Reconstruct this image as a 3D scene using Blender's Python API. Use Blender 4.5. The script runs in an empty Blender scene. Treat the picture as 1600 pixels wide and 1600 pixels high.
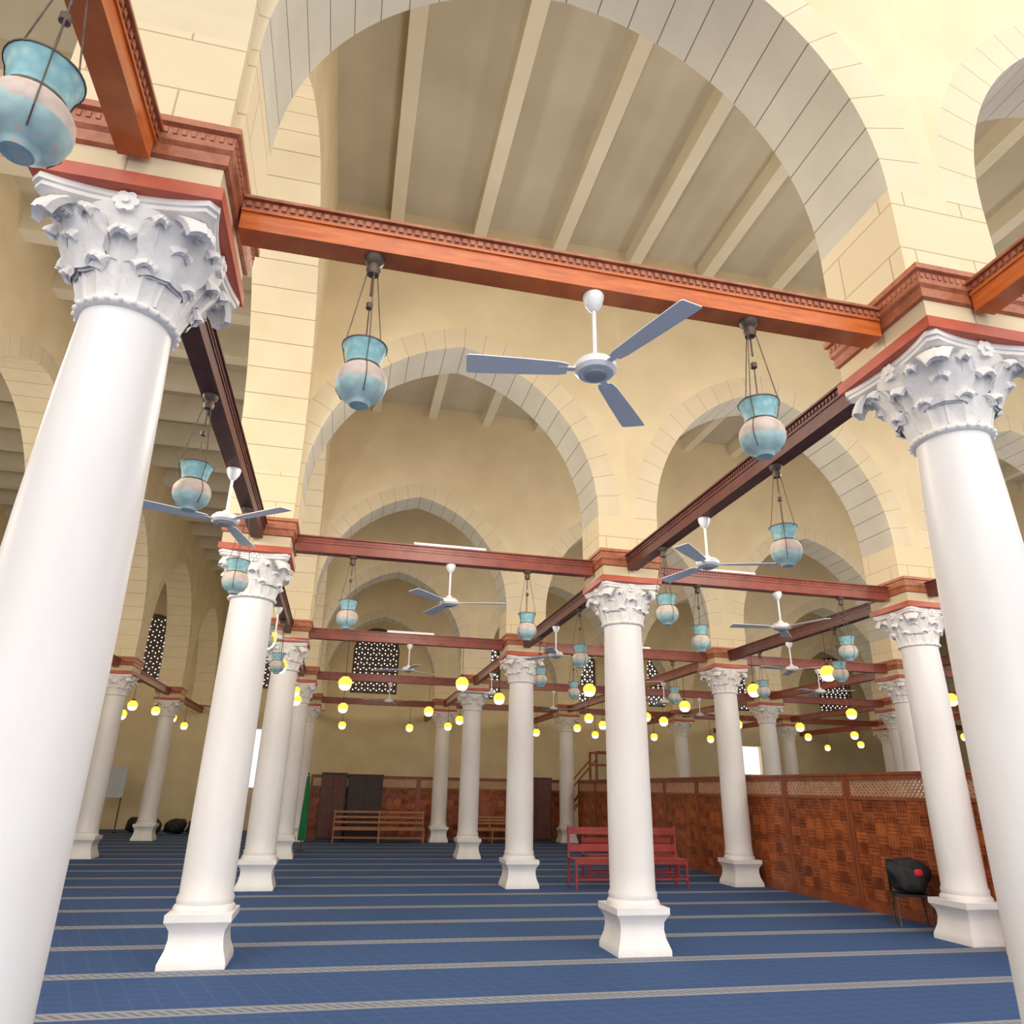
import bpy, bmesh, math, random
import numpy as np
from mathutils import Vector, Matrix
random.seed(7)
C=bpy.context.scene.collection
pi=math.pi
# ------------------------------------------------------------------ camera
H=1.6; F=1112.873
p_,y_,r_=[math.radians(v) for v in (21.314,12.493,1.17)]
fw=np.array([math.sin(y_)*math.cos(p_),math.cos(y_)*math.cos(p_),math.sin(p_)])
rt=np.array([math.cos(y_),-math.sin(y_),0]); up=np.cross(rt,fw)
c_,s_=math.cos(r_),math.sin(r_)
rt,up=rt*c_+up*s_, up*c_-rt*s_
def ray(u,v): return fw*F+rt*(u-800)-up*(v-800)
cam_d=bpy.data.cameras.new('camera'); cam_d.sensor_width=36; cam_d.lens=F/1600*36; cam_d.clip_end=300; cam_d.clip_start=.05
cam=bpy.data.objects.new('camera',cam_d); C.objects.link(cam)
M=Matrix(((rt[0],up[0],-fw[0],0),(rt[1],up[1],-fw[1],0),(rt[2],up[2],-fw[2],H),(0,0,0,1)))
cam.matrix_world=M
bpy.context.scene.camera=cam
# ------------------------------------------------------------------ grid
XZ,XA,XB,XC=-5.448,-1.149,3.317,7.675
XD,XE,XF=12.03,16.4,20.75
Y=[-2.3,3.081,8.379,13.806,19.367,25.088]
YW=30.7; XL=-10.2; XR=25.1; ZC=9.2
# ------------------------------------------------------------------ materials
def new_mat(name):
    m=bpy.data.materials.new(name); m.use_nodes=True
    nt=m.node_tree; b=nt.nodes['Principled BSDF']
    return m,nt,b
def node(nt,t,**k):
    n=nt.nodes.new(t)
    for a,v in k.items(): setattr(n,a,v)
    return n
def mather(nt):
    def mth(op,a,bv=None,c=None):
        n=node(nt,'ShaderNodeMath',operation=op)
        for i,v in enumerate((a,bv,c)):
            if v is None: continue
            if isinstance(v,(int,float)): n.inputs[i].default_value=v
            else: nt.links.new(v,n.inputs[i])
        return n.outputs[0]
    return mth
def ramp(nt,fac,stops):
    r=node(nt,'ShaderNodeValToRGB'); el=r.color_ramp.elements
    while len(el)<len(stops): el.new(0.5)
    for e,(p,c) in zip(el,stops): e.position=p; e.color=(*c,1) if len(c)==3 else c
    nt.links.new(fac,r.inputs[0]); return r.outputs[0]
def noisy(name,c1,c2,scale=3,rough=.8,bump=.1,bscale=30,detail=5,metal=0,stretch=None):
    m,nt,b=new_mat(name)
    tc=node(nt,'ShaderNodeTexCoord'); vec=tc.outputs['Object']
    if stretch:
        mp=node(nt,'ShaderNodeMapping'); mp.inputs['Scale'].default_value=stretch
        nt.links.new(vec,mp.inputs[0]); vec=mp.outputs[0]
    n=node(nt,'ShaderNodeTexNoise'); n.inputs['Scale'].default_value=scale; n.inputs['Detail'].default_value=detail
    nt.links.new(vec,n.inputs['Vector'])
    nt.links.new(ramp(nt,n.outputs['Fac'],[(.3,c1),(.7,c2)]),b.inputs['Base Color'])
    b.inputs['Roughness'].default_value=rough; b.inputs['Metallic'].default_value=metal
    if bump:
        n2=node(nt,'ShaderNodeTexNoise'); n2.inputs['Scale'].default_value=bscale; n2.inputs['Detail'].default_value=4
        nt.links.new(vec,n2.inputs['Vector'])
        bp=node(nt,'ShaderNodeBump'); bp.inputs['Strength'].default_value=bump; bp.inputs['Distance'].default_value=.02
        nt.links.new(n2.outputs['Fac'],bp.inputs['Height']); nt.links.new(bp.outputs[0],b.inputs['Normal'])
    return m
def emis(name,col,st):
    m,nt,b=new_mat(name); b.inputs['Base Color'].default_value=(*col,1)
    b.inputs['Emission Color'].default_value=(*col,1); b.inputs['Emission Strength'].default_value=st
    return m
plaster=noisy('cream_plaster',(.67,.55,.345),(.79,.665,.445),1.1,.9,.08,12)
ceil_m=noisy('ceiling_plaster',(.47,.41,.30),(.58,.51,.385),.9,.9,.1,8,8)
rib_m=noisy('ceiling_beam_plaster',(.64,.57,.43),(.73,.655,.50),1.5,.9,.05,10)
marble=noisy('white_marble',(.76,.72,.70),(.90,.88,.87),1.6,.42,.04,14,10,0,(1,1,.35))
carved=noisy('carved_white_stone',(.78,.74,.70),(.90,.87,.84),9,.7,.2,40)
wood_o=noisy('orange_varnished_wood',(.50,.10,.02),(.72,.19,.04),6,.30,.06,30,6,0,(1,1,6))
wood_r=noisy('red_brown_wood',(.20,.04,.025),(.32,.07,.04),6,.42,.06,30)
wood_slab=noisy('red_painted_wood',(.46,.09,.05),(.58,.13,.07),5,.5,.1,30)
wood_dk=noisy('dark_brown_wood',(.085,.022,.016),(.14,.038,.027),6,.5,.06,30)
wood_c=noisy('carved_brown_wood',(.34,.10,.045),(.50,.18,.085),14,.45,.2,60)
wood_cab=noisy('near_black_wood',(.02,.010,.009),(.045,.018,.014),6,.5,.06,30)
white_m=noisy('white_enamel',(.82,.82,.82),(.88,.88,.87),3,.3,0)
blade_m=noisy('light_grey_blue_blade',(.76,.78,.78),(.82,.84,.84),3,.4,0)
grey_m=noisy('grey_plastic',(.35,.35,.37),(.42,.42,.43),4,.4,0)
iron=noisy('aged_bronze',(.07,.05,.04),(.17,.12,.09),20,.55,.1,50,metal=.4)
cord_m=noisy('black_cord',(.015,.014,.013),(.03,.028,.026),20,.6,0)
black_m=noisy('black_fabric',(.008,.008,.01),(.03,.03,.033),12,.7,.3,60)
red_m=noisy('red_paint',(.28,.03,.03),(.38,.05,.045),5,.45,.05)
red_p=noisy('red_patch',(.65,.02,.03),(.75,.03,.04),5,.5,0)
bench_m=noisy('bench_wood',(.33,.14,.055),(.46,.21,.09),6,.5,.1)
pale_wood=noisy('pale_wood',(.55,.32,.15),(.66,.42,.22),6,.5,.1)
green_m=noisy('green_cloth',(.01,.16,.05),(.02,.26,.09),6,.8,.1)
board_m=noisy('pale_board',(.55,.60,.66),(.62,.66,.72),3,.5,0)
stucco=noisy('dark_stucco_grille',(.10,.075,.055),(.17,.13,.10),5,.9,.1)
tube_m=emis('white_tube',(.8,.8,.85),.2)
bulb_m=emis('amber_glass',(1,.48,.05),1.9)
core_m=emis('bright_bulb_core',(1,.84,.45),5.0)
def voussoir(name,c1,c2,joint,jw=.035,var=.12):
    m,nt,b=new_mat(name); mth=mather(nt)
    tc=node(nt,'ShaderNodeTexCoord'); uv=node(nt,'ShaderNodeUVMap'); sp=node(nt,'ShaderNodeSeparateXYZ')
    nt.links.new(uv.outputs[0],sp.inputs[0])
    lt=mth('LESS_THAN',mth('FRACT',sp.outputs[0]),jw)
    wn=node(nt,'ShaderNodeTexWhiteNoise',noise_dimensions='1D'); nt.links.new(mth('FLOOR',sp.outputs[0]),wn.inputs['W'])
    n=node(nt,'ShaderNodeTexNoise'); n.inputs['Scale'].default_value=2; n.inputs['Detail'].default_value=6
    nt.links.new(tc.outputs['Object'],n.inputs['Vector'])
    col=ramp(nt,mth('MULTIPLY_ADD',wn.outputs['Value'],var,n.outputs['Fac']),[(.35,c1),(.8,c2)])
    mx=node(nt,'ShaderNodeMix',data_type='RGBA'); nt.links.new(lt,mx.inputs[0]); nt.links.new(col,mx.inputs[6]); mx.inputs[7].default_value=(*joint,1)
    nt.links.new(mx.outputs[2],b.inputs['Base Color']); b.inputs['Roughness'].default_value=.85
    return m
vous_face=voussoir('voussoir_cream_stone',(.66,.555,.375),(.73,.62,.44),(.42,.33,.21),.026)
vous_soff=voussoir('voussoir_shaded_soffit',(.52,.475,.38),(.62,.57,.47),(.11,.085,.06),.030)  # soffit shade put into the colour, greyer than the face stone
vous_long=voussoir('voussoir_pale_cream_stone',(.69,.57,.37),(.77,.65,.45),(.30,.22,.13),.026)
def ashlar(name,c1,c2,mort):
    m,nt,b=new_mat(name)
    tc=node(nt,'ShaderNodeTexCoord'); sp=node(nt,'ShaderNodeSeparateXYZ'); nt.links.new(tc.outputs['Object'],sp.inputs[0])
    ad=node(nt,'ShaderNodeMath',operation='ADD'); nt.links.new(sp.outputs[0],ad.inputs[0]); nt.links.new(sp.outputs[1],ad.inputs[1])
    cb=node(nt,'ShaderNodeCombineXYZ'); nt.links.new(ad.outputs[0],cb.inputs[0]); nt.links.new(sp.outputs[2],cb.inputs[1])
    br=node(nt,'ShaderNodeTexBrick'); nt.links.new(cb.outputs[0],br.inputs['Vector'])
    br.inputs['Scale'].default_value=1; br.inputs['Brick Width'].default_value=.8; br.inputs['Row Height'].default_value=.33
    br.inputs['Mortar Size'].default_value=.005; br.inputs['Mortar Smooth'].default_value=.1
    br.inputs['Color1'].default_value=(*c1,1); br.inputs['Color2'].default_value=(*c2,1); br.inputs['Mortar'].default_value=(*mort,1)
    nt.links.new(br.outputs['Color'],b.inputs['Base Color']); b.inputs['Roughness'].default_value=.85
    return m
ash=ashlar('cream_ashlar',(.74,.615,.405),(.71,.58,.37),(.47,.36,.22))
def carpet():
    m,nt,b=new_mat('blue_striped_carpet'); mth=mather(nt)
    tc=node(nt,'ShaderNodeTexCoord'); sp=node(nt,'ShaderNodeSeparateXYZ'); nt.links.new(tc.outputs['Object'],sp.inputs[0])
    yy=sp.outputs[1]; xx=sp.outputs[0]
    s=mth('FRACT',mth('DIVIDE',mth('SUBTRACT',yy,6.72-.1-1.24*20),1.24))
    stripe=mth('LESS_THAN',s,.165)
    inner=mth('MULTIPLY',mth('GREATER_THAN',s,.035),mth('LESS_THAN',s,.13))
    dots=mth('GREATER_THAN',mth('SINE',mth('MULTIPLY',mth('ADD',xx,yy),2*pi/.09)),.1)
    gx=mth('LESS_THAN',mth('FRACT',mth('DIVIDE',mth('ADD',xx,mth('MULTIPLY',yy,.35)),.21)),.10)
    gy=mth('LESS_THAN',mth('FRACT',mth('DIVIDE',yy,.155)),.14)
    g=mth('MULTIPLY',mth('MAXIMUM',gx,gy),.16)
    n=node(nt,'ShaderNodeTexNoise'); n.inputs['Scale'].default_value=60; nt.links.new(tc.outputs['Object'],n.inputs['Vector'])
    g2=mth('MULTIPLY_ADD',n.outputs['Fac'],.4,g)
    field=ramp(nt,g2,[(.05,(.034,.075,.195)),(.6,(.068,.125,.275))])
    st=node(nt,'ShaderNodeMix',data_type='RGBA'); nt.links.new(mth('MULTIPLY',inner,dots),st.inputs[0]); st.inputs[6].default_value=(.29,.29,.31,1); st.inputs[7].default_value=(.14,.17,.25,1)
    mx=node(nt,'ShaderNodeMix',data_type='RGBA'); nt.links.new(stripe,mx.inputs[0]); nt.links.new(field,mx.inputs[6]); nt.links.new(st.outputs[2],mx.inputs[7])
    nt.links.new(mx.outputs[2],b.inputs['Base Color']); b.inputs['Roughness'].default_value=.9
    b.inputs['Specular IOR Level'].default_value=.2
    return m
carpet_m=carpet()
def lampglass(name,a,bc,sc):
    m,nt,b=new_mat(name)
    tc=node(nt,'ShaderNodeTexCoord'); v=node(nt,'ShaderNodeTexVoronoi'); v.inputs['Scale'].default_value=sc
    nt.links.new(tc.outputs['Object'],v.inputs['Vector'])
    nt.links.new(ramp(nt,v.outputs['Distance'],[(.1,bc),(.35,a),(.8,tuple(x*.8 for x in a))]),b.inputs['Base Color'])
    b.inputs['Roughness'].default_value=.6; b.inputs['Specular IOR Level'].default_value=.3
    return m
teal=lampglass('turquoise_painted_glass',(.30,.56,.60),(.50,.62,.52),26)
teal2=lampglass('pale_turquoise_painted_glass',(.42,.60,.60),(.60,.52,.44),20)
pinkg=lampglass('pinkish_beige_painted_glass',(.66,.53,.46),(.50,.58,.54),18)
def panelwood(name):
    m,nt,b=new_mat(name); mth=mather(nt)
    tc=node(nt,'ShaderNodeTexCoord'); sp=node(nt,'ShaderNodeSeparateXYZ'); nt.links.new(tc.outputs['Object'],sp.inputs[0])
    u=mth('DIVIDE',sp.outputs[0],.24); v=mth('DIVIDE',sp.outputs[2],.155)
    fu=mth('FLOOR',u); fv=mth('FLOOR',v)
    chk=mth('MODULO',mth('ADD',mth('ABSOLUTE',fu),mth('ABSOLUTE',fv)),2.0)
    lu=mth('FRACT',mth('MULTIPLY',u,4.0)); lv=mth('FRACT',mth('MULTIPLY',v,3.0))
    ln=mth('ADD',mth('MULTIPLY',lu,chk),mth('MULTIPLY',lv,mth('SUBTRACT',1.0,chk)))
    groove=mth('LESS_THAN',ln,.25)
    cb=node(nt,'ShaderNodeCombineXYZ'); nt.links.new(fu,cb.inputs[0]); nt.links.new(fv,cb.inputs[1])
    wn=node(nt,'ShaderNodeTexWhiteNoise',noise_dimensions='3D'); nt.links.new(cb.outputs[0],wn.inputs['Vector'])
    n=node(nt,'ShaderNodeTexNoise'); n.inputs['Scale'].default_value=5; nt.links.new(tc.outputs['Object'],n.inputs['Vector'])
    t=mth('SUBTRACT',mth('MULTIPLY_ADD',wn.outputs['Value'],.35,mth('MULTIPLY',n.outputs['Fac'],.85)),mth('MULTIPLY',groove,.35))
    nt.links.new(ramp(nt,t,[(.05,(.05,.010,.005)),(.45,(.26,.06,.018)),(.85,(.54,.15,.04))]),b.inputs['Base Color']); b.inputs['Roughness'].default_value=.38
    b.inputs['Specular IOR Level'].default_value=.35
    bp=node(nt,'ShaderNodeBump'); bp.inputs['Strength'].default_value=.5; bp.inputs['Distance'].default_value=.01; bp.invert=True
    nt.links.new(groove,bp.inputs['Height']); nt.links.new(bp.outputs[0],b.inputs['Normal'])
    return m
pan_m=panelwood('carved_orange_brown_wood')
# ------------------------------------------------------------------ mesh builder
class MB:
    def __init__(s): s.v=[];s.f=[];s.m=[];s.uv=[]
    def face(s,pts,mi=0,uv=None):
        i=len(s.v); s.v+= [tuple(p) for p in pts]; s.f.append(tuple(range(i,i+len(pts)))); s.m.append(mi)
        s.uv.append(uv if uv else [(0.5,0.5)]*len(pts))
    def box(s,x0,x1,y0,y1,z0,z1,mi=0):
        P=[(x0,y0,z0),(x1,y0,z0),(x1,y1,z0),(x0,y1,z0),(x0,y0,z1),(x1,y0,z1),(x1,y1,z1),(x0,y1,z1)]
        for q in ((3,2,1,0),(4,5,6,7),(0,1,5,4),(1,2,6,5),(2,3,7,6),(3,0,4,7)): s.face([P[k] for k in q],mi)
    def rings(s,rs,mi=0,cap=(True,True),close=True):
        i0=len(s.v); n=len(rs[0])
        for r in rs: s.v+=[tuple(p) for p in r]
        for k in range(len(rs)-1):
            for j in range(n if close else n-1):
                a=i0+k*n+j;b=i0+k*n+(j+1)%n
                s.f.append((a,b,b+n,a+n)); s.m.append(mi); s.uv.append([(0.5,0.5)]*4)
        if cap[0]: s.f.append(tuple(reversed(range(i0,i0+n)))); s.m.append(mi); s.uv.append([(0.5,0.5)]*n)
        if cap[1]: s.f.append(tuple(range(i0+(len(rs)-1)*n,i0+len(rs)*n))); s.m.append(mi); s.uv.append([(0.5,0.5)]*n)
    def lathe(s,prof,n=24,mi=0,cx=0,cy=0,cap=(True,True)):
        s.rings([[(cx+r*math.cos(2*pi*j/n),cy+r*math.sin(2*pi*j/n),z) for j in range(n)] for r,z in prof],mi,cap)
    def square(s,prof,mi=0,cap=(True,True)):
        s.rings([[(w*a,w*b,z) for a,b in((-1,-1),(1,-1),(1,1),(-1,1))] for w,z in prof],mi,cap)
    def tube(s,p,q,r,n=6,mi=0):
        p,q=Vector(p),Vector(q); d=(q-p).normalized(); a=d.orthogonal().normalized(); b=d.cross(a)
        s.rings([[c+a*r*math.cos(2*pi*j/n)+b*r*math.sin(2*pi*j/n) for j in range(n)] for c in(p,q)],mi)
    def beam(s,p,q,w,t,nrm,mi=0):
        p,q,nrm=Vector(p),Vector(q),Vector(nrm).normalized(); d=(q-p).normalized(); a=d.cross(nrm).normalized()
        s.rings([[c+a*w*i+nrm*t*j for i,j in((-1,-1),(1,-1),(1,1),(-1,1))] for c in(p,q)],mi)
    def build(s,name,mats,smooth=False,merge=True,angle=None):
        me=bpy.data.meshes.new(name); me.from_pydata(s.v,[],s.f)
        for m in mats: me.materials.append(m)
        for pl,mi in zip(me.polygons,s.m): pl.material_index=mi
        uvl=me.uv_layers.new(name='UVMap')
        for pl,u in zip(me.polygons,s.uv):
            for li,c in zip(pl.loop_indices,u): uvl.data[li].uv=c
        bm=bmesh.new(); bm.from_mesh(me)
        if merge: bmesh.ops.remove_doubles(bm,verts=bm.verts,dist=1e-5)
        bmesh.ops.recalc_face_normals(bm,faces=bm.faces); bm.to_mesh(me); bm.free()
        if smooth:
            for pl in me.polygons: pl.use_smooth=True
            try: me.set_sharp_from_angle(angle=math.radians(angle or 40))
            except Exception: pass
        return me
def obj(name,me,loc=(0,0,0),parent=None,rotz=0,**props):
    o=bpy.data.objects.new(name,me); C.objects.link(o); o.location=loc; o.rotation_euler=(0,0,rotz)
    if parent: o.parent=parent
    for k,v in props.items(): o[k]=v
    return o
def struct(name,me,loc=(0,0,0),rotz=0): return obj(name,me,loc,None,rotz,kind='structure')
class Thing:
    def __init__(s,name,parts,label,category,group=None):
        s.n=name;s.parts=parts;s.l=label;s.c=category;s.g=group;s.first=None
    def put(s,loc,rotz=0,label=None):
        if s.first is None:
            root=obj(s.n,None,loc,None,rotz,label=label or s.l,category=s.c)
            if s.g: root['group']=s.g
            root.empty_display_size=.1
            ks=[]; made={}
            for pt in s.parts:
                nm,me=pt[0],pt[1]; par=made.get(pt[2]) if len(pt)>2 else root
                o=obj(nm,me,(0,0,0),par); made.setdefault(nm,o); ks.append(o)
            s.first=(root,ks); return root
        r0,ks=s.first
        root=r0.copy(); root.location=loc; root.rotation_euler=(0,0,rotz); root['label']=label or s.l
        C.objects.link(root); mp={r0:root}
        for k in ks:
            o=k.copy(); o.parent=mp[k.parent]; C.objects.link(o); mp[k]=o
        return root
# ------------------------------------------------------------------ arcade walls
ZB=4.43; RW=.30
def archpts(hs,e,zs,n=16):
    R=hs+e; th=math.acos(e/R)
    right=[(-e+R*math.cos(th*i/n),zs+R*math.sin(th*i/n)) for i in range(n+1)]
    return [(-x,z) for x,z in right]+[(x,z) for x,z in reversed(right[:-1])]
def arcade(L,th,e=.37,alongY=False,pier=.40,ZS=5.06):
    hb=L/2; hs=hb-pier; mb=MB(); n=24
    P=archpts(hs,e,ZS,n); RWl=min(RW,pier-.02); R2=hs+e+RWl; th2=math.acos(e/R2)
    r=[(-e+R2*math.cos(th2*i/n),ZS+R2*math.sin(th2*i/n)) for i in range(n+1)]
    Q=[(-x,z) for x,z in r]+[(x,z) for x,z in reversed(r[:-1])]
    f=(lambda x,y,z:(-y,x,z)) if alongY else (lambda x,y,z:(x,y,z))
    N=2*n; nv=24.0
    for sgn in(-1,1):
        y=sgn*th
        for i in range(N):
            u0,u1=i/N*nv,(i+1)/N*nv
            mb.face([f(P[i][0],y,P[i][1]),f(P[i+1][0],y,P[i+1][1]),f(Q[i+1][0],y,Q[i+1][1]),f(Q[i][0],y,Q[i][1])],1,[(u0,0),(u1,0),(u1,1),(u0,1)])
            mb.face([f(Q[i][0],y,Q[i][1]),f(Q[i+1][0],y,Q[i+1][1]),f(Q[i+1][0],y,ZC),f(Q[i][0],y,ZC)],0)
        for a,b in((-hb,-hs),(hs,hb)):
            mb.face([f(a,y,ZB),f(b,y,ZB),f(b,y,ZS),f(a,y,ZS)],3)
        for a,b in((-hb,Q[0][0]),(Q[-1][0],hb)):
            mb.face([f(a,y,ZS),f(b,y,ZS),f(b,y,ZC),f(a,y,ZC)],0)
    for i in range(N):
        u0,u1=i/N*nv,(i+1)/N*nv
        mb.face([f(P[i][0],-th,P[i][1]),f(P[i+1][0],-th,P[i+1][1]),f(P[i+1][0],th,P[i+1][1]),f(P[i][0],th,P[i][1])],2,[(u0,0),(u1,0),(u1,1),(u0,1)])
    for x in(-hs,hs):
        mb.face([f(x,-th,ZB),f(x,th,ZB),f(x,th,ZS),f(x,-th,ZS)],3)
    for a,b in((-hb,-hs),(hs,hb)):
        mb.face([f(a,-th,ZB),f(b,-th,ZB),f(b,th,ZB),f(a,th,ZB)],3)
        x=a if a==-hb else b
        mb.face([f(x,-th,ZB),f(x,th,ZB),f(x,th,ZC),f(x,-th,ZC)],3)
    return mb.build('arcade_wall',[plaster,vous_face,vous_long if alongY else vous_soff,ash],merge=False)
cache={}
def get_arcade(L,th,al,pier=.40,e=.3,zs=5.0):
    k=(round(L,2),th,al,pier,e)
    if k not in cache: cache[k]=arcade(L,th,e,al,pier,zs)
    return cache[k]
XS=[XA,XB,XC,XD,XE,XF,XR]
for ri in range(1,6):
    for bi in range(len(XS)-1):
        if ri==1 and bi>2: continue
        a,b=XS[bi],XS[bi+1]
        struct('wall_arcade_cross',get_arcade(b-a,.33,False,.29 if (ri==1 and bi==1) else .40,.19 if ri==1 else .42,5.06 if ri==1 else 4.90),((a+b)/2,Y[ri],0))
YY=Y+[YW]
for X in(XA,XZ):
    for i in range(0,6):
        if X==XZ and i==0: continue
        a,b=YY[i],YY[i+1]
        struct('wall_arcade_long',get_arcade(b-a,.36,True),(X,(a+b)/2,0))
# ------------------------------------------------------------------ walls with windows
def wall_open(L,th,z1,ops,mats):
    mb=MB(); x=0
    def slab(xa,xb,za,zb):
        if zb-za>1e-3:
            for y in(0,th): mb.face([(xa,y,za),(xb,y,za),(xb,y,zb),(xa,y,zb)])
    for xc,hw,z0,zs,rise in sorted(ops):
        slab(x,xc-hw,0,z1); n=14
        for i in range(n):
            a=-1+2*i/n;b=-1+2*(i+1)/n
            fz=lambda t: zs+rise*math.sqrt(max(0,1-t*t)) if rise else zs
            xa,xb=xc+hw*a,xc+hw*b; za,zb=fz(a),fz(b)
            for y in(0,th): mb.face([(xa,y,za),(xb,y,zb),(xb,y,z1),(xa,y,z1)])
            mb.face([(xa,0,za),(xb,0,zb),(xb,th,zb),(xa,th,za)])
        slab(xc-hw,xc+hw,0,z0)
        mb.face([(xc-hw,0,z0),(xc+hw,0,z0),(xc+hw,th,z0),(xc-hw,th,z0)])
        for s in(-1,1): mb.face([(xc+s*hw,0,z0),(xc+s*hw,th,z0),(xc+s*hw,th,zs),(xc+s*hw,0,zs)])
        x=xc+hw
    slab(x,L,0,z1)
    return mb.build('wall',mats,merge=False)
def grille(hw,h,rise,step=.21,bw=.032,boss=.075):
    mb=MB()
    def inside(x,z):
        if abs(x)>hw or z<0: return False
        if z<=h: return True
        return (x/hw)**2+((z-h)/rise)**2<=1 if rise else False
    D=hw+h+rise
    for ang in(0,60,120):
        d=np.array([math.cos(math.radians(ang)),math.sin(math.radians(ang))]); nn=np.array([-d[1],d[0]])
        k=-int(D/step)-1
        while k*step<D:
            o=nn*k*step+np.array([0,h/2]); ts=[t for t in np.linspace(-D,D,160) if inside(*(o+d*t))]
            if len(ts)>2:
                a=o+d*ts[0];b=o+d*ts[-1]; mb.beam((a[0],0,a[1]),(b[0],0,b[1]),bw,.03,(0,1,0))
            k+=1
    st=step*2/math.sqrt(3)
    for iz in range(-12,14):
        z=h/2+iz*step
        for ix in range(-8,9):
            x=(ix+.5*(iz%2))*st
            if inside(x,z) and inside(x,z+.08) and (ix+iz)%2==0:
                mb.rings([[(x+boss*math.cos(2*pi*j/6),yy,z+boss*math.sin(2*pi*j/6)) for j in range(6)] for yy in(-.035,.035)])
    pts=[(-hw,0),(-hw,h)]+[(-hw*math.cos(pi*i/12),h+rise*math.sin(pi*i/12)) for i in range(1,12)]+[(hw,h),(hw,0)]
    for a,b in zip(pts,pts[1:]+pts[:1]): mb.beam((a[0],0,a[1]),(b[0],0,b[1]),.07,.05,(0,1,0))
    return mb.build('window_grille',[stucco],merge=False)
bays=[-7.8,-3.3]+[(a+b)/2 for a,b in zip(XS[:-1],XS[1:])]
ops=[(x-XL,.95,5.2,7.05,.9) for x in bays]
ops_low=[(-3.25-XL,.42,1.5,3.65,0),(18.15-XL,.55,2.45,3.65,0)]
struct('wall_back',wall_open(XR-XL,.4,4.6,ops_low,[plaster]),(XL,YW,0))
struct('wall_back_upper',wall_open(XR-XL,.4,ZC-4.6,[(a,b,c-4.6,d-4.6,e) for a,b,c,d,e in ops],[plaster]),(XL,YW,4.6))
g=grille(.95,1.85,.9); gd=grille(.95,1.85,.9,.21,.046,.09); wn=1
for i,x in enumerate(bays):
    struct('window_%d'%wn,gd if i<3 else g,(x,YW+.2,5.2)); wn+=1
opsL=[(( (YY[i]+YY[i+1])/2+2.3),.9,4.9,6.4,.9) for i in range(0,6)]
struct('wall_left',wall_open(YW+2.3,.4,ZC,opsL,[plaster]),(XL,-2.3,0),pi/2)
opsR=[(( (YY[i]+YY[i+1])/2+2.3),.9,4.9,6.4,.9) for i in range(1,6)]
struct('wall_right',wall_open(YW+2.3,.4,ZC,opsR,[plaster]),(XR+.4,-2.3,0),pi/2)
g2=grille(.9,1.5,.9)
for i in range(1,6):
    struct('window_%d'%wn,g2,(XL-.2,(YY[i]+YY[i+1])/2,4.9),pi/2); wn+=1
    struct('window_%d'%wn,g2,(XR+.2,(YY[i]+YY[i+1])/2,4.9),pi/2); wn+=1
mb=MB(); mb.box(XL-.5,XR+.5,-8,YW+.4,-.1,0); struct('floor',mb.build('floor',[carpet_m]))
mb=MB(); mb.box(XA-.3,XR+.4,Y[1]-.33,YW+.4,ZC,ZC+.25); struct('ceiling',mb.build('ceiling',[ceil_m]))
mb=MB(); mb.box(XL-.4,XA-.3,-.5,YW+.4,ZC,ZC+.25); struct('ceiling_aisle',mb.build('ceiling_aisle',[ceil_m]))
k=1
x=.04
mb=MB(); mb.box(-.09,.09,Y[1]+.33,YW,ZC-.28,ZC); me=mb.build('ceiling_rib',[rib_m])
while x<XR-.3:
    struct('trim_%d'%k,me,(x,0,0)); k+=1; x+=1.17
mb=MB(); mb.box(XZ+.36,XA-.36,-.14,.14,ZC-.45,ZC); me1=mb.build('aisle_rib',[rib_m])
mb=MB(); mb.box(XL,XZ-.36,-.14,.14,ZC-.45,ZC); me2=mb.build('aisle_rib2',[rib_m])
y=.2
while y<YW:
    struct('trim_%d'%k,me1,(0,y,0)); k+=1
    if y>5: struct('trim_%d'%k,me2,(0,y,0)); k+=1
    y+=1.3
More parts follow.
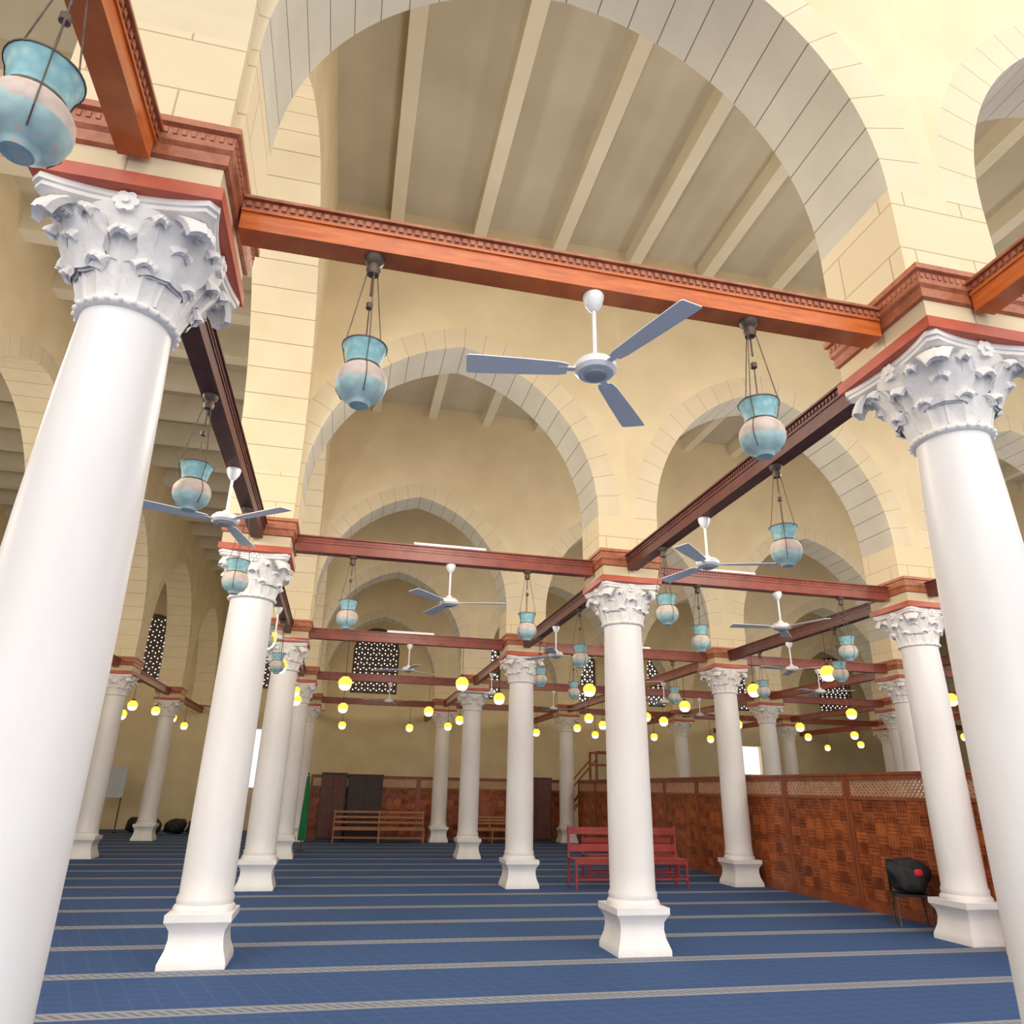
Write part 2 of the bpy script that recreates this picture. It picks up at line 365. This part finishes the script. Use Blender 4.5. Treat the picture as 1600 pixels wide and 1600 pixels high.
# ------------------------------------------------------------------ columns
mb=MB()
mb.square([(.30,0),(.30,.05),(.285,.09),(.258,.16),(.245,.24),(.25,.31),(.28,.36),(.30,.385),(.30,.45)])
base_me=mb.build('column_base',[marble],smooth=True,angle=30)
def shaft(rn,rb):
    mb=MB()
    mb.lathe([(.285,.45),(.292,.475),(.28,.50),(.262,.515),(.268,.54),(rb+.015,.57),(rb,.60),(rb,.8),(rb,1.4),(rb*.985,2.0),(rb*.7+rn*.3,2.6),(rb*.3+rn*.7,3.2),(rn,3.5),(rn,3.54)],40)
    return mb.build('column_shaft',[marble],smooth=True,angle=60)
def capital(nr):
    mb=MB(); z0=3.53
    def bellr(z):
        t=max(0,min(1,z/.42)); return (nr-.006)+.02*t+(.335-nr)*t**1.6
    mb.lathe([(nr,z0),(nr+.022,z0+.008),(nr+.030,z0+.022),(nr+.022,z0+.036),(nr+.006,z0+.045)],40)
    for j in range(26):
        a=2*pi*j/26; cx,cy=(nr+.025)*math.cos(a),(nr+.025)*math.sin(a)
        mb.lathe([(.004,z0+.008),(.012,z0+.015),(.012,z0+.028),(.004,z0+.035)],6,0,cx,cy)
    mb.lathe([(bellr(z),z0+z) for z in [.03,.07,.1,.13,.16,.19,.22,.25,.28,.31,.34,.36,.38,.40,.43]],40)
    def leaf(ang,zb,h,w0,curl,base,lob=.12):
        ns,nt_=20,14; rs=[]
        for i in range(ns+1):
            s=i/ns
            if s<.68: zz=zb+h*s/.68*.92; ro=bellr(zz)+base+.010*s
            else:
                q=(s-.68)/.32*pi*.95; zz=zb+h*.92+curl*.5*math.sin(q)-(.25*curl*max(0,q-1.6)); ro=bellr(zb+h*.92)+base+.008+curl*(1-math.cos(q))*.5
            w=w0*(.74+.50*math.sin(pi*min(1,s*.85+.12)))*(1+lob*abs(math.sin(s*pi*3.5))-lob*.5)*(1-.5*max(0,s-.72)/.28)
            row=[]
            for k in range(nt_+1):
                t=-1+2*k/nt_
                rr=ro-.014*t*t+.004*math.cos(t*pi*3+ (s*6)*abs(t))+(.008 if abs(t)<.09 else 0)
                a=ang+t*w/max(.2,ro)
                row.append((rr*math.cos(a),rr*math.sin(a),z0+zz+.014*abs(t)-.03*t*t))
            rs.append(row)
        inn=[[ (x*.93,y*.93,z-.006) for x,y,z in r] for r in rs]
        mb.rings(rs,0,(False,False),False); mb.rings(inn,0,(False,False),False)
        rim=[r[0] for r in rs]+rs[-1][1:-1]+[r[-1] for r in reversed(rs)]
        rin=[r[0] for r in inn]+inn[-1][1:-1]+[r[-1] for r in reversed(inn)]
        mb.rings([rim,rin],0,(False,False),False)
    for j in range(8): leaf(2*pi*j/8+pi/8,.035,.17,.096,.045,.012)
    for j in range(8): leaf(2*pi*j/8,.05,.27,.105,.058,.006)
    for j in range(4):
        a=pi/4+j*pi/2; leaf(a,.16,.22,.14,.12,.042,.12)
        for sg in(-1,1):
            ca,sa=math.cos(a),math.sin(a); tx,ty=-sa*sg,ca*sg
            prev=None
            for i in range(20):
                th=i/19*3.0*pi; r=.046*(1-i/26)
                rr=.375+r*math.cos(th+pi*.5); zz=z0+.405+r*math.sin(th+pi*.5)
                p=(ca*rr+tx*.035,sa*rr+ty*.035,zz)
                if prev: mb.tube(prev,p,.020*(1-i/34),6)
                prev=p
            mb.tube((ca*.375,sa*.375,z0+.40),(ca*.375+tx*.046,sa*.375+ty*.046,z0+.40),.026,10)
        for sg in(-1,1):
            b=a+sg*.36; leaf(b,.24,.14,.06,.045,.03,.08)
    def ab(sc):
        pts=[]
        for j in range(4):
            a=j*pi/2
            for k in range(9):
                t=-1+2*k/8
                d=(.340+.045*t*t)*sc; w=.345*t*sc
                pts.append((d*math.cos(a)-w*math.sin(a), d*math.sin(a)+w*math.cos(a)))
        return pts
    lv=[(.90,.425),(.96,.435),(.96,.455),(.99,.46),(.99,.49)]
    mb.rings([[(x,y,z0+z) for x,y in ab(s)] for s,z in lv])
    for j in range(4):
        a=j*pi/2; cx,cy=.325*math.cos(a),.325*math.sin(a)
        for k in range(6):
            b=2*pi*k/6; px=(cx-math.sin(a)*.034*math.cos(b),cy+math.cos(a)*.034*math.cos(b),z0+.435+.034*math.sin(b))
            mb.tube(px,(px[0]+math.cos(a)*.03,px[1]+math.sin(a)*.03,px[2]),.022,8)
        mb.tube((cx,cy,z0+.435),(cx+.042*math.cos(a),cy+.042*math.sin(a),z0+.435),.018,8)
    return mb.build('column_capital',[carved],smooth=True,merge=False,angle=60)
mb=MB(); mb.square([(.375,4.02),(.39,4.025),(.39,4.095),(.375,4.10)]); slab_me=mb.build('impost_slab',[wood_slab])
mb=MB(); mb.square([(.365,4.10),(.365,4.24)]); block_me=mb.build('impost_block',[ash])
mb=MB(); mb.square([(.37,4.22),(.385,4.23),(.385,4.29),(.40,4.31),(.40,4.385),(.42,4.395),(.42,4.43)])
for s in range(4):
    for i in range(20):
        w=.396; t=-.38+i*.04; a=[(t,-w),(w,t),(t,w),(-w,t)][s]
        mb.box(a[0]-.009,a[0]+.009,a[1]-.009,a[1]+.009,4.345,4.375)
corn_me=mb.build('impost_cornice',[wood_c],merge=False)
LBL='white marble column with Corinthian capital on square waisted base'
def mkcol(rn,rb,label):
    return Thing('column',[('column_base',base_me),('column_shaft',shaft(rn,rb)),('column_capital',capital(rn)),('impost_slab',slab_me),('impost_block',block_me),('impost_cornice',corn_me)],label,'column','white marble arcade columns')
column=mkcol(.232,.252,LBL)
column1=mkcol(.190,.240,'tall slim white marble column with leafy Corinthian capital')
for ri in range(0,6):
    for X in (XZ,XA,XB,XC,XD,XE,XF):
        if ri==0 and X not in(XA,XB): continue
        if ri==1 and X not in(XA,XB,XC,XZ,XD): continue
        (column1 if ri<2 else column).put((X,Y[ri],0),0)
# ------------------------------------------------------------------ tie beams
bc={}
def tie(p,q,wood,label):
    p,q=Vector(p),Vector(q); L=(q-p).length; k=(round(L,2),wood.name)
    if k not in bc:
        mb=MB(); mb.box(-.065,.065,0,L,4.17,4.275); mb.box(-.075,.075,0,L,4.275,4.288)
        a=mb.build('tie_beam_body',[wood],merge=False)
        mb=MB(); mb.box(-.07,.07,0,L,4.288,4.345); mb.box(-.092,.092,0,L,4.345,4.362)
        n=int(L/.042)
        for i in range(n):
            y=.02+i*L/n
            for sg in(-1,1): mb.box(min(sg*.07,sg*.079),max(sg*.07,sg*.079),y,y+.024,4.305,4.335)
        b=mb.build('dentil_molding',[wood_c if wood is wood_o else wood],merge=False)
        bc[k]=(a,b,Thing('tie_beam',[('beam_body',a),('dentil_molding',b)],label,'beam','wooden tie beams between columns'))
    d=q-p; bc[k][2].put(p,math.atan2(-d.x,d.y),label)
G=.40
LO='orange-brown varnished wooden tie beam with dentil molding between capitals'
LR='dark red-brown wooden tie beam spanning between column capitals'
for ri in range(1,6):
    for a,b in zip(XS[:-1],XS[1:]):
        if ri==1 and a>=XD: continue
        if ri==1: w,l=wood_o,LO
        else: w,l=wood_r,LR
        tie((a+G,Y[ri],0),(b-(G if b!=XR else 0),Y[ri],0),w,l)
for X in (XZ,XA,XB,XC,XD,XE,XF):
    for i in range(0,6):
        if i==0 and X not in(XA,XB): continue
        if i==1 and X not in(XZ,XA,XB,XC,XD): continue
        b=YY[i+1]-(G if i<5 else 0)
        tie((X,YY[i]+G,0),(X,b,0),wood_o if i==0 else (wood_dk if i<3 else wood_r),LO if i==0 else LR)
# ------------------------------------------------------------------ hanging glass lamps
def glass(prof,mats,n=28):
    mb=MB()
    for (r0,z0,m0),(r1,z1,m1) in zip(prof[:-1],prof[1:]):
        mb.rings([[(r*math.cos(2*pi*j/n),r*math.sin(2*pi*j/n),z) for j in range(n)] for r,z in((r0,z0),(r1,z1))],m0,(False,False))
    return mb.build('lamp_glass',mats,smooth=True,angle=60)
zt=3.615
prof=[(.001,-.325,1),(.045,-.325,1),(.052,-.312,1),(.06,-.30,1),(.088,-.285,1),(.110,-.255,1),(.121,-.22,2),(.123,-.195,2),(.118,-.165,2),(.104,-.14,2),(.086,-.122,3),(.080,-.112,0),(.083,-.085,0),(.090,-.05,0),(.099,-.02,0),(.109,0,0),(.103,.0,0),(.083,-.08,0),(.073,-.11,0)]
gl=glass([(r,zt+z,m) for r,z,m in prof],[teal,teal2,pinkg,iron])
mb=MB()
mb.lathe([(.001,4.05),(.03,4.06),(.038,4.09),(.028,4.12),(.05,4.14),(.055,4.165)],14)
mb.tube((0,0,3.93),(0,0,4.07),.006,6)
mb.lathe([(.001,3.84),(.018,3.85),(.018,3.88),(.001,3.89)],10)
for j in range(3):
    a=2*pi*j/3+.4; ca,sa=math.cos(a),math.sin(a)
    mb.tube((.03*ca,.03*sa,4.08),(.112*ca,.112*sa,zt),.0032,5)
    pts=[(.112,0),(.098,-.06),(.086,-.11),(.108,-.14),(.127,-.19),(.122,-.235),(.09,-.288)]
    for (ra,za),(rb,zb) in zip(pts[:-1],pts[1:]):
        mb.tube((ra*ca,ra*sa,zt+za),(rb*ca,rb*sa,zt+zb),.0026,5)
mb.lathe([(.108,zt-.002),(.112,zt-.002),(.112,zt+.004),(.108,zt+.004)],28,cap=(False,False))
mb.lathe([(.084,zt-.122),(.088,zt-.122),(.088,zt-.113),(.084,zt-.113)],24,cap=(False,False))
mb.tube((0,0,3.54),(0,0,3.87),.004,5)
fr=mb.build('lamp_frame',[iron],smooth=True,merge=False)
lamp=Thing('mosque_lamp',[('lamp_glass',gl),('chain_frame',fr)],'pale turquoise and beige painted glass mosque lamp hanging on chains','hanging lamp','turquoise hanging mosque lamps')
lamps=[(XA+.06,1.84)]
lamps+=[(XA+1.07,Y[1]),(XA+3.22,Y[1])]
for ri in (2,3):
    for a in (XA,XB):
        if ri==3 and a==XA: continue
        lamps+=[(a+1.07,Y[ri]),(a+3.22,Y[ri])]
for X in(XA,XB,XC):
    for i in (1,2):
        if X==XC and i==1: continue
        lamps+=[(X,Y[i]+1.72),(X,Y[i]+3.98)]
for n_,(x,y) in enumerate(lamps):
    lamp.put((x,y,.005),random.uniform(0,2),'large turquoise and pink painted glass mosque lamp near the column' if n_==0 else None)
# ------------------------------------------------------------------ fans
mb=MB(); mb.lathe([(.002,4.165),(.058,4.165),(.060,4.15),(.050,4.11),(.028,4.07),(.016,4.06),(.002,4.06)],20); can=mb.build('fan_canopy',[white_m],smooth=True)
mb=MB(); mb.tube((0,0,3.75),(0,0,4.08),.012,10); rod=mb.build('fan_rod',[white_m],smooth=True)
mb=MB(); mb.lathe([(.002,3.77),(.03,3.77),(.035,3.745),(.09,3.735),(.113,3.71),(.113,3.68),(.095,3.66),(.002,3.66)],28); hub=mb.build('fan_motor_housing',[white_m],smooth=True)
mb=MB(); mb.lathe([(.002,3.66),(.062,3.66),(.06,3.645),(.04,3.638),(.002,3.637)],20); hub2=mb.build('fan_bottom_cap',[grey_m],smooth=True)
bl=[]
for k in range(3):
    a=pi+k*2*pi/3; mb=MB(); d=Vector((math.cos(a),math.sin(a),0)); t=Vector((-math.sin(a),math.cos(a),0))
    rs=[]
    for r,w in((.15,.040),(.20,.052),(.40,.062),(.62,.070),(.675,.070),(.685,.062)):
        up_=Vector((0,0,1)); tw=.14
        q=[d*r+t*w*i+up_*(3.685+w*i*tw+j*.003) for i,j in((-1,-1),(1,-1),(1,1),(-1,1))]
        rs.append(q)
    mb.rings(rs)
    mb.beam(d*.09+Vector((0,0,3.685)),d*.20+Vector((0,0,3.685)),.018,.004,(0,0,1),1)
    bl.append(('fan_blade',mb.build('fan_blade',[blade_m,white_m],merge=False)))
fan=Thing('ceiling_fan',[('fan_canopy',can),('fan_rod',rod),('fan_motor_housing',hub),('fan_bottom_cap',hub2)]+bl,'white ceiling fan with three grey blades hung under a wooden beam','ceiling fan','white ceiling fans')
fans=[(XA+2.27,Y[1],math.radians(-9))]
for ri in(2,3,4):
    for a in(XA,XB,XC)[:3]: fans.append((a+2.25,Y[ri],random.uniform(0,2)))
for X in(XA,XB,XC):
    for i in(1,2,3):
        if X==XC and i==1: continue
        fans.append((X,Y[i]+3.0,random.uniform(0,2)))
for x,y,a in fans: fan.put((x,y,.003),a)
# ------------------------------------------------------------------ tubes
mb=MB(); mb.box(-.02,.02,-.46,.46,4.364,4.385,1); mb.rings([[ (.018*math.cos(2*pi*j/10),yy,4.402+.018*math.sin(2*pi*j/10)) for j in range(10)] for yy in(-.45,.45)],0)
tube=Thing('fluorescent_light',[('tube_fitting',mb.build('tube_fitting',[tube_m,white_m],merge=False))],'white fluorescent tube fitting lying on top of a beam','light fitting','fluorescent tube fittings')
for x,y in((1.08,Y[2]),(4.81,Y[2]),(1.1,Y[3]),(5.6,Y[3])): tube.put((x,y,0),pi/2)
# ------------------------------------------------------------------ glowing bulbs
bul=[(437,1038),(418,995),(540,1062),(722,1070),(780,1088),(897,1076),(1185,1076),(1070,1105),(1313,1046),(1487,1095),(1330,1112),(1250,1136),(462,1095),(460,1078),(480,1125),(536,1105),(535,1130),(670,1110),(640,1135),(700,1133),(718,1126),(838,1142),(920,1122),(902,1138),(942,1132),(930,1146),(1010,1118),(1022,1150),(1037,1128),(1110,1152),(1153,1132),(1263,1153),(1293,1167),(1335,1148),(1345,1163),(1507,1150),(155,1080),(190,1115),(207,1103),(243,1112),(270,1122),(288,1132)]
mb=MB()
mb.lathe([(.003,-.085),(.035,-.078),(.065,-.05),(.078,-.01),(.07,.03),(.045,.06),(.03,.075),(.003,.076)],16)
for i,v in enumerate(mb.v): mb.v[i]=(v[0]*1.65,v[1]*1.65,v[2]*1.4)
bulb_me=mb.build('bulb_globe',[bulb_m],smooth=True,angle=80)
mb=MB(); mb.lathe([(.003,-.145),(.05,-.14),(.088,-.115),(.105,-.085),(.114,-.05),(.10,-.04)],16); core_me=mb.build('bulb_core',[core_m],smooth=True,angle=80)
mb=MB(); mb.lathe([(.003,.10),(.055,.10),(.045,.128),(.012,.15),(.003,.15)],12); sock=mb.build('lamp_socket',[iron],smooth=True)
cordc={}; placed=[]
for u,v in bul:
    r=ray(u,v); cs=[]
    for X in(XZ,XA,XB,XC,XD,XE,XF):
        t=X/r[0] if abs(r[0])>1e-6 else -1
        if t>0 and 8<t*r[1]<30.2: cs.append((X,t*r[1],H+t*r[2],0))
    for Yr in Y[2:]:
        t=Yr/r[1]; x=t*r[0]
        if x>XA+.5: cs.append((x,Yr,H+t*r[2],1))
    cs.sort(key=lambda c:abs(c[2]-3.55))
    x,y,z,d=cs[0]; z=max(2.7,min(3.96,z))
    for it in range(12):
        bad=[q for q in lamps+placed if math.hypot(q[0]-x,q[1]-y)<.30] or [q for q in [(a,b) for a in(XZ,XA,XB,XC,XD,XE,XF) for b in Y] if math.hypot(q[0]-x,q[1]-y)<.55]
        if not bad: break
        if d==1: x+=.16
        else: y+=.16
    placed.append((x,y))
    key=round(z,1)
    if key not in cordc:
        mb=MB(); mb.tube((0,0,.14),(0,0,4.17-key),.006,5)
        cordc[key]=Thing('hanging_bulb',[('bulb_globe',bulb_me),('bulb_core',core_me),('lamp_socket',sock),('lamp_cord',mb.build('lamp_cord',[cord_m]))],'glowing amber glass globe hanging on a thin cord','hanging light','glowing amber globe lights')
    cordc[key].put((x,y,key))
# ------------------------------------------------------------------ partition panels
wood_pf=noisy('partition_frame_wood',(.22,.05,.018),(.36,.10,.032),6,.42,.05,30,5,0,(1,1,.4))
lat_m=noisy('backlit_lattice_wood',(.42,.20,.11),(.55,.30,.18),8,.5,.05)  # wood colour lightened to suggest window light through the lattice
def panel(w):
    h=1.92; a=MB()
    a.box(0,.07,-.03,.03,0,h); a.box(w-.07,w,-.03,.03,0,h); a.box(.07,w-.07,-.03,.03,0,.12); a.box(.07,w-.07,-.03,.03,h-.06,h); a.box(.07,w-.07,-.03,.03,h-.36,h-.31)
    a.box(0,w,-.045,.045,h,h+.04)
    b=MB(); b.box(.07,w-.07,-.015,.015,.12,h-.36)
    c=MB(); n=int((w-.14)/.085); z0,z1=h-.31,h-.06
    for i in range(-3,n+4):
        x=.07+i*(w-.14)/n
        for d in(-.25,.25):
            ta,tb=0,1
            lo,hi=.07,w-.07
            t1,t2=(lo-x)/d,(hi-x)/d
            ta=max(ta,min(t1,t2)); tb=min(tb,max(t1,t2))
            if tb-ta>.05: c.beam((x+d*ta,0,z0+(z1-z0)*ta),(x+d*tb,0,z0+(z1-z0)*tb),.011,.008,(0,1,0))
    return [('panel_frame',a.build('panel_frame',[wood_pf],merge=False)),('carved_panel',b.build('carved_panel',[pan_m])),('lattice',c.build('lattice',[lat_m],merge=False))]
pw=1.76
part=Thing('partition_panel',panel(pw),'red-brown carved wooden partition panel with lattice top strip','partition','carved wooden partition panels')
y=5.6
while y<24.5:
    part.put((XC+.42,y,0),pi/2); y+=pw+.01
x=-.85
while x<XC-1:
    part.put((x,25.85,0),0); x+=pw+.01
# ------------------------------------------------------------------ benches
def bench(w,d,sh,bh,mat,slats=3,sw=.06):
    fr=MB(); se=MB(); bk=MB(); legs=[]
    for x in(0,w/2-.02,w-.04):
        for yy in(0,d-.04):
            m=MB(); m.box(x,x+.04,yy,yy+.04,0,sh if yy==0 else bh); legs.append(('leg',m.build('bench_leg',[mat])))
    for i in range(slats+2):
        y0=.0+i*(d-.02)/(slats+2); se.box(0,w,y0,y0+(d/(slats+2))*.75,sh,sh+.025)
    for i in range(slats):
        z=sh+.12+i*(bh-sh-.14-sw)/max(1,slats-1); bk.box(0,w,d-.055,d-.035,z,z+sw)
    fr.box(0.04,w-.04,.005,.03,sh*.3,sh*.3+.03); fr.box(.04,w-.04,d-.035,d-.01,sh*.3,sh*.3+.03); fr.box(.04,w-.04,.005,.03,sh-.06,sh)
    return [('seat',se.build('bench_seat',[mat],merge=False)),('backrest',bk.build('bench_back',[mat],merge=False)),('stretcher',fr.build('bench_rail',[mat],merge=False))]+legs
Thing('bench',bench(2.8,.5,.42,.92,bench_m),'long slatted light brown wooden bench beside the partition','bench').put((0.0,24.3,0))
Thing('bench',bench(2.0,.5,.42,.8,bench_m),'slatted brown wooden bench standing behind a column','bench').put((4.0,24.5,0))
Thing('bench',bench(2.15,.5,.45,1.0,red_m,2,.12),'red painted bench with backrest boards on the carpet','bench').put((4.25,13.4,0))
Thing('bench',bench(1.9,.45,.42,.75,red_m,2,.1),'low red painted bench on the carpet','bench').put((4.9,14.6,0))
def cabinet(w,h,d,mat,doors,dmat=None):
    b=MB(); b.box(0,w,0,d,.06,h); b.box(.03,w-.03,.03,d,0,.06); b.box(-.02,w+.02,-.02,d+.02,h,h+.035)
    parts=[('body',b.build('cab_body',[mat],merge=False))]
    for i in range(doors):
        m=MB(); x0=.02+i*(w-.04)/doors; x1=x0+(w-.04)/doors-.015
        m.box(x0,x1,-.022,0,.10,h-.04); m.box(x0+.06,x1-.06,-.03,-.022,.2,h-.14); parts.append(('door',m.build('cab_door',[dmat or mat],merge=False)))
        m=MB(); m.tube((x1-.04,-.03,h*.5),(x1-.04,-.06,h*.5),.012,8); parts.append(('knob',m.build('knob',[iron])))
    return parts
Thing('cabinet',cabinet(.8,1.98,.4,wood_cab,2,wood_dk),'dark brown wooden cabinet with two doors by the bench','cabinet').put((-.5,25.3,0))
Thing('cabinet',cabinet(1.1,1.95,.4,wood_cab,2),'near-black wooden cupboard beside a brown cabinet','cabinet').put((.36,25.3,0))
Thing('cabinet',cabinet(1.0,1.2,.4,wood_pf,2),'low red-brown wooden cabinet with two doors','cabinet').put((4.2,25.3,0))
Thing('cabinet',cabinet(1.1,1.98,.4,wood_cab,2,wood_dk),'tall dark brown wooden cabinet near the partition','cabinet').put((6.1,25.3,0))
def stairs():
    a=MB(); st=MB()
    for s in(0,.8):
        a.beam((0,s,0),(0,s,3.1),.04,.04,(0,1,0)); a.beam((1.5,s,0),(1.5,s,3.1),.04,.04,(0,1,0)); a.beam((-1.8,s,.05),(0,s,2.0),.05,.03,(0,1,0))
        a.beam((0,s,2.0),(1.5,s,2.0),.04,.03,(0,1,0)); a.beam((0,s,2.6),(1.5,s,2.6),.03,.03,(0,1,0)); a.beam((0,s,3.08),(1.5,s,3.08),.04,.04,(0,1,0)); a.beam((-1.8,s,.9),(0,s,2.8),.03,.03,(0,1,0))
    for i in range(8):
        st.box(-1.8+i*.22,-1.5+i*.22,0,.8,.22+i*.22,.25+i*.22)
    st.box(0,1.5,0,.8,1.98,2.02)
    return [('frame',a.build('stair_frame',[wood_pf],merge=False)),('step',st.build('stair_steps',[wood_pf],merge=False))]
Thing('pulpit_stair',stairs(),'open wooden pulpit staircase frame by the far wall','pulpit').put((10.0,28.6,0))
# ------------------------------------------------------------------ chairs and bags
def blob(cx,cy,cz,rx,ry,rz,seed,mat,amp=.12):
    bm=bmesh.new(); bmesh.ops.create_icosphere(bm,subdivisions=4,radius=1)
    rnd=random.Random(seed); ph=[rnd.uniform(0,6) for _ in range(6)]
    for v in bm.verts:
        n=v.co.copy(); k=1+amp*(math.sin(3*n.x+ph[0])*math.sin(4*n.z+ph[1])+.5*math.sin(7*n.y+ph[2]+3*n.z)+.3*math.sin(11*n.x+9*n.z+ph[3]))
        q=Vector([math.copysign(abs(c)**.75,c) for c in n])
        v.co=Vector((cx+q.x*rx*k,cy+q.y*ry*k,max(cz-rz,cz+q.z*rz*k)))
    me=bpy.data.meshes.new('bag'); bm.to_mesh(me); bm.free(); me.materials.append(mat)
    for p in me.polygons: p.use_smooth=True
    return me
def chair(mat,lm,solid=True,sh=.40,bh=.80):
    ps=[]
    m=MB(); m.box(-.21,.21,-.21,.21,sh-.03,sh); ps.append(('seat',m.build('seat',[mat])))
    m=MB(); m.box(-.21,-.18,.18,.21,sh,bh); m.box(.18,.21,.18,.21,sh,bh)
    if solid: m.box(-.18,.18,.185,.205,sh+.05,bh)
    else:
        for k in range(3): m.box(-.18,.18,.185,.205,sh+.12+k*.12,sh+.18+k*.12)
    ps.append(('backrest',m.build('back',[mat],merge=False)))
    for x in(-.19,.19):
        for yy in(-.19,.19):
            m=MB(); m.tube((x*1.06,yy*1.08,0),(x,yy,sh-.02),.016,8); ps.append(('leg',m.build('leg',[lm])))
    return ps
cx_,cy_=7.72,9.40
Thing('chair',chair(black_m,iron),'black folding chair loaded with a bag beside a column','chair').put((cx_,cy_,0),-.5)
Thing('backpack',[('bag_body',blob(0,-.03,.21,.25,.20,.205,3,black_m)),('red_patch',blob(.08,-.235,.27,.055,.02,.045,5,red_p,.02))],'black fabric backpack with a red patch resting on chair','bag').put((cx_,cy_-.02,.402),-.45)
Thing('chair',chair(pale_wood,pale_wood,False,.43,.88),'light wooden slatted chair beside the partition','chair').put((7.76,7.62,0),-1.2)
for i,(x,y,s) in enumerate([(-5.9,27.5,1),(-5.2,28.2,2),(-6.6,28.8,3),(-4.4,27.9,4),(-8.2,24.0,5)]):
    Thing('bag',[('bag_body',blob(0,0,.24,.38,.25,.23,s,black_m))],'black bag heaped on the carpet near the wall','bag').put((x,y,0),i)
def cloth():
    m=MB(); rs=[]
    for i in range(15):
        z=1.85-i*.115; w=.03+.065*(i/14)**.6
        rs.append([(w*(1+.25*math.sin(5*a+i*.3))*math.cos(a),w*(1+.25*math.sin(5*a+i*.3))*math.sin(a),z) for a in[2*pi*k/30 for k in range(30)]])
    m.rings(rs); a=m.build('cloth',[green_m],smooth=True,angle=80)
    m=MB(); m.lathe([(.12,0),(.12,.03),(.015,.05),(.015,1.88),(.03,1.90),(.002,1.95)],12); b=m.build('pole',[iron],smooth=True)
    return [('cloth',a),('pole',b)]
Thing('flag_stand',cloth(),'green cloth banner draped on a pole stand beside a column','flag').put((-.78,21.6,0))
m=MB(); m.box(-.5,.5,-.02,.02,1.1,2.1); a=m.build('board',[board_m]); ps=[('board',a)]
for x in(-.45,.45):
    m=MB(); m.box(x-.02,x+.02,-.02,.02,.04,1.1); m.box(x-.02,x+.02,-.25,.25,0,.04); ps.append(('leg',m.build('leg',[iron])))
Thing('notice_board',ps,'pale blue blank board on metal stand near the wall','board').put((-7.6,28.5,0))
# ------------------------------------------------------------------ lights
w=bpy.data.worlds.new('world'); bpy.context.scene.world=w; w.use_nodes=True
bg=w.node_tree.nodes['Background']; bg.inputs[0].default_value=(1,.985,.965,1); bg.inputs[1].default_value=1.65
sun=bpy.data.lights.new('sun','SUN'); sun.energy=1.35; sun.angle=math.radians(50); sun.color=(1,.96,.90)
so=bpy.data.objects.new('sun',sun); C.objects.link(so); so.rotation_euler=(math.radians(58),0,math.radians(-12))
def pl(x,y,z,e,col=(1,.93,.82),r=.5):  # added fill light to brighten a bay, no fitting hangs there
    l=bpy.data.lights.new('bay_fill_light','POINT'); l.energy=e; l.color=col; l.shadow_soft_size=r
    o=bpy.data.objects.new('bay_fill_light',l); C.objects.link(o); o.location=(x,y,z)
for i in range(1,6):
    ym=(YY[i]+YY[i+1])/2
    for x in(-7.8,-3.3,1.08,5.5,9.9,14.2,18.6):
        if i==1 and x>10: continue
        pl(x,ym,4.9,(230 if i==1 and x<-3 else {1:180,2:105,3:55,4:38,5:42}[i]),(1,.93,.82) if i<4 else (1,.86,.62))
vs=bpy.context.scene.view_settings
vs.view_transform='Standard'
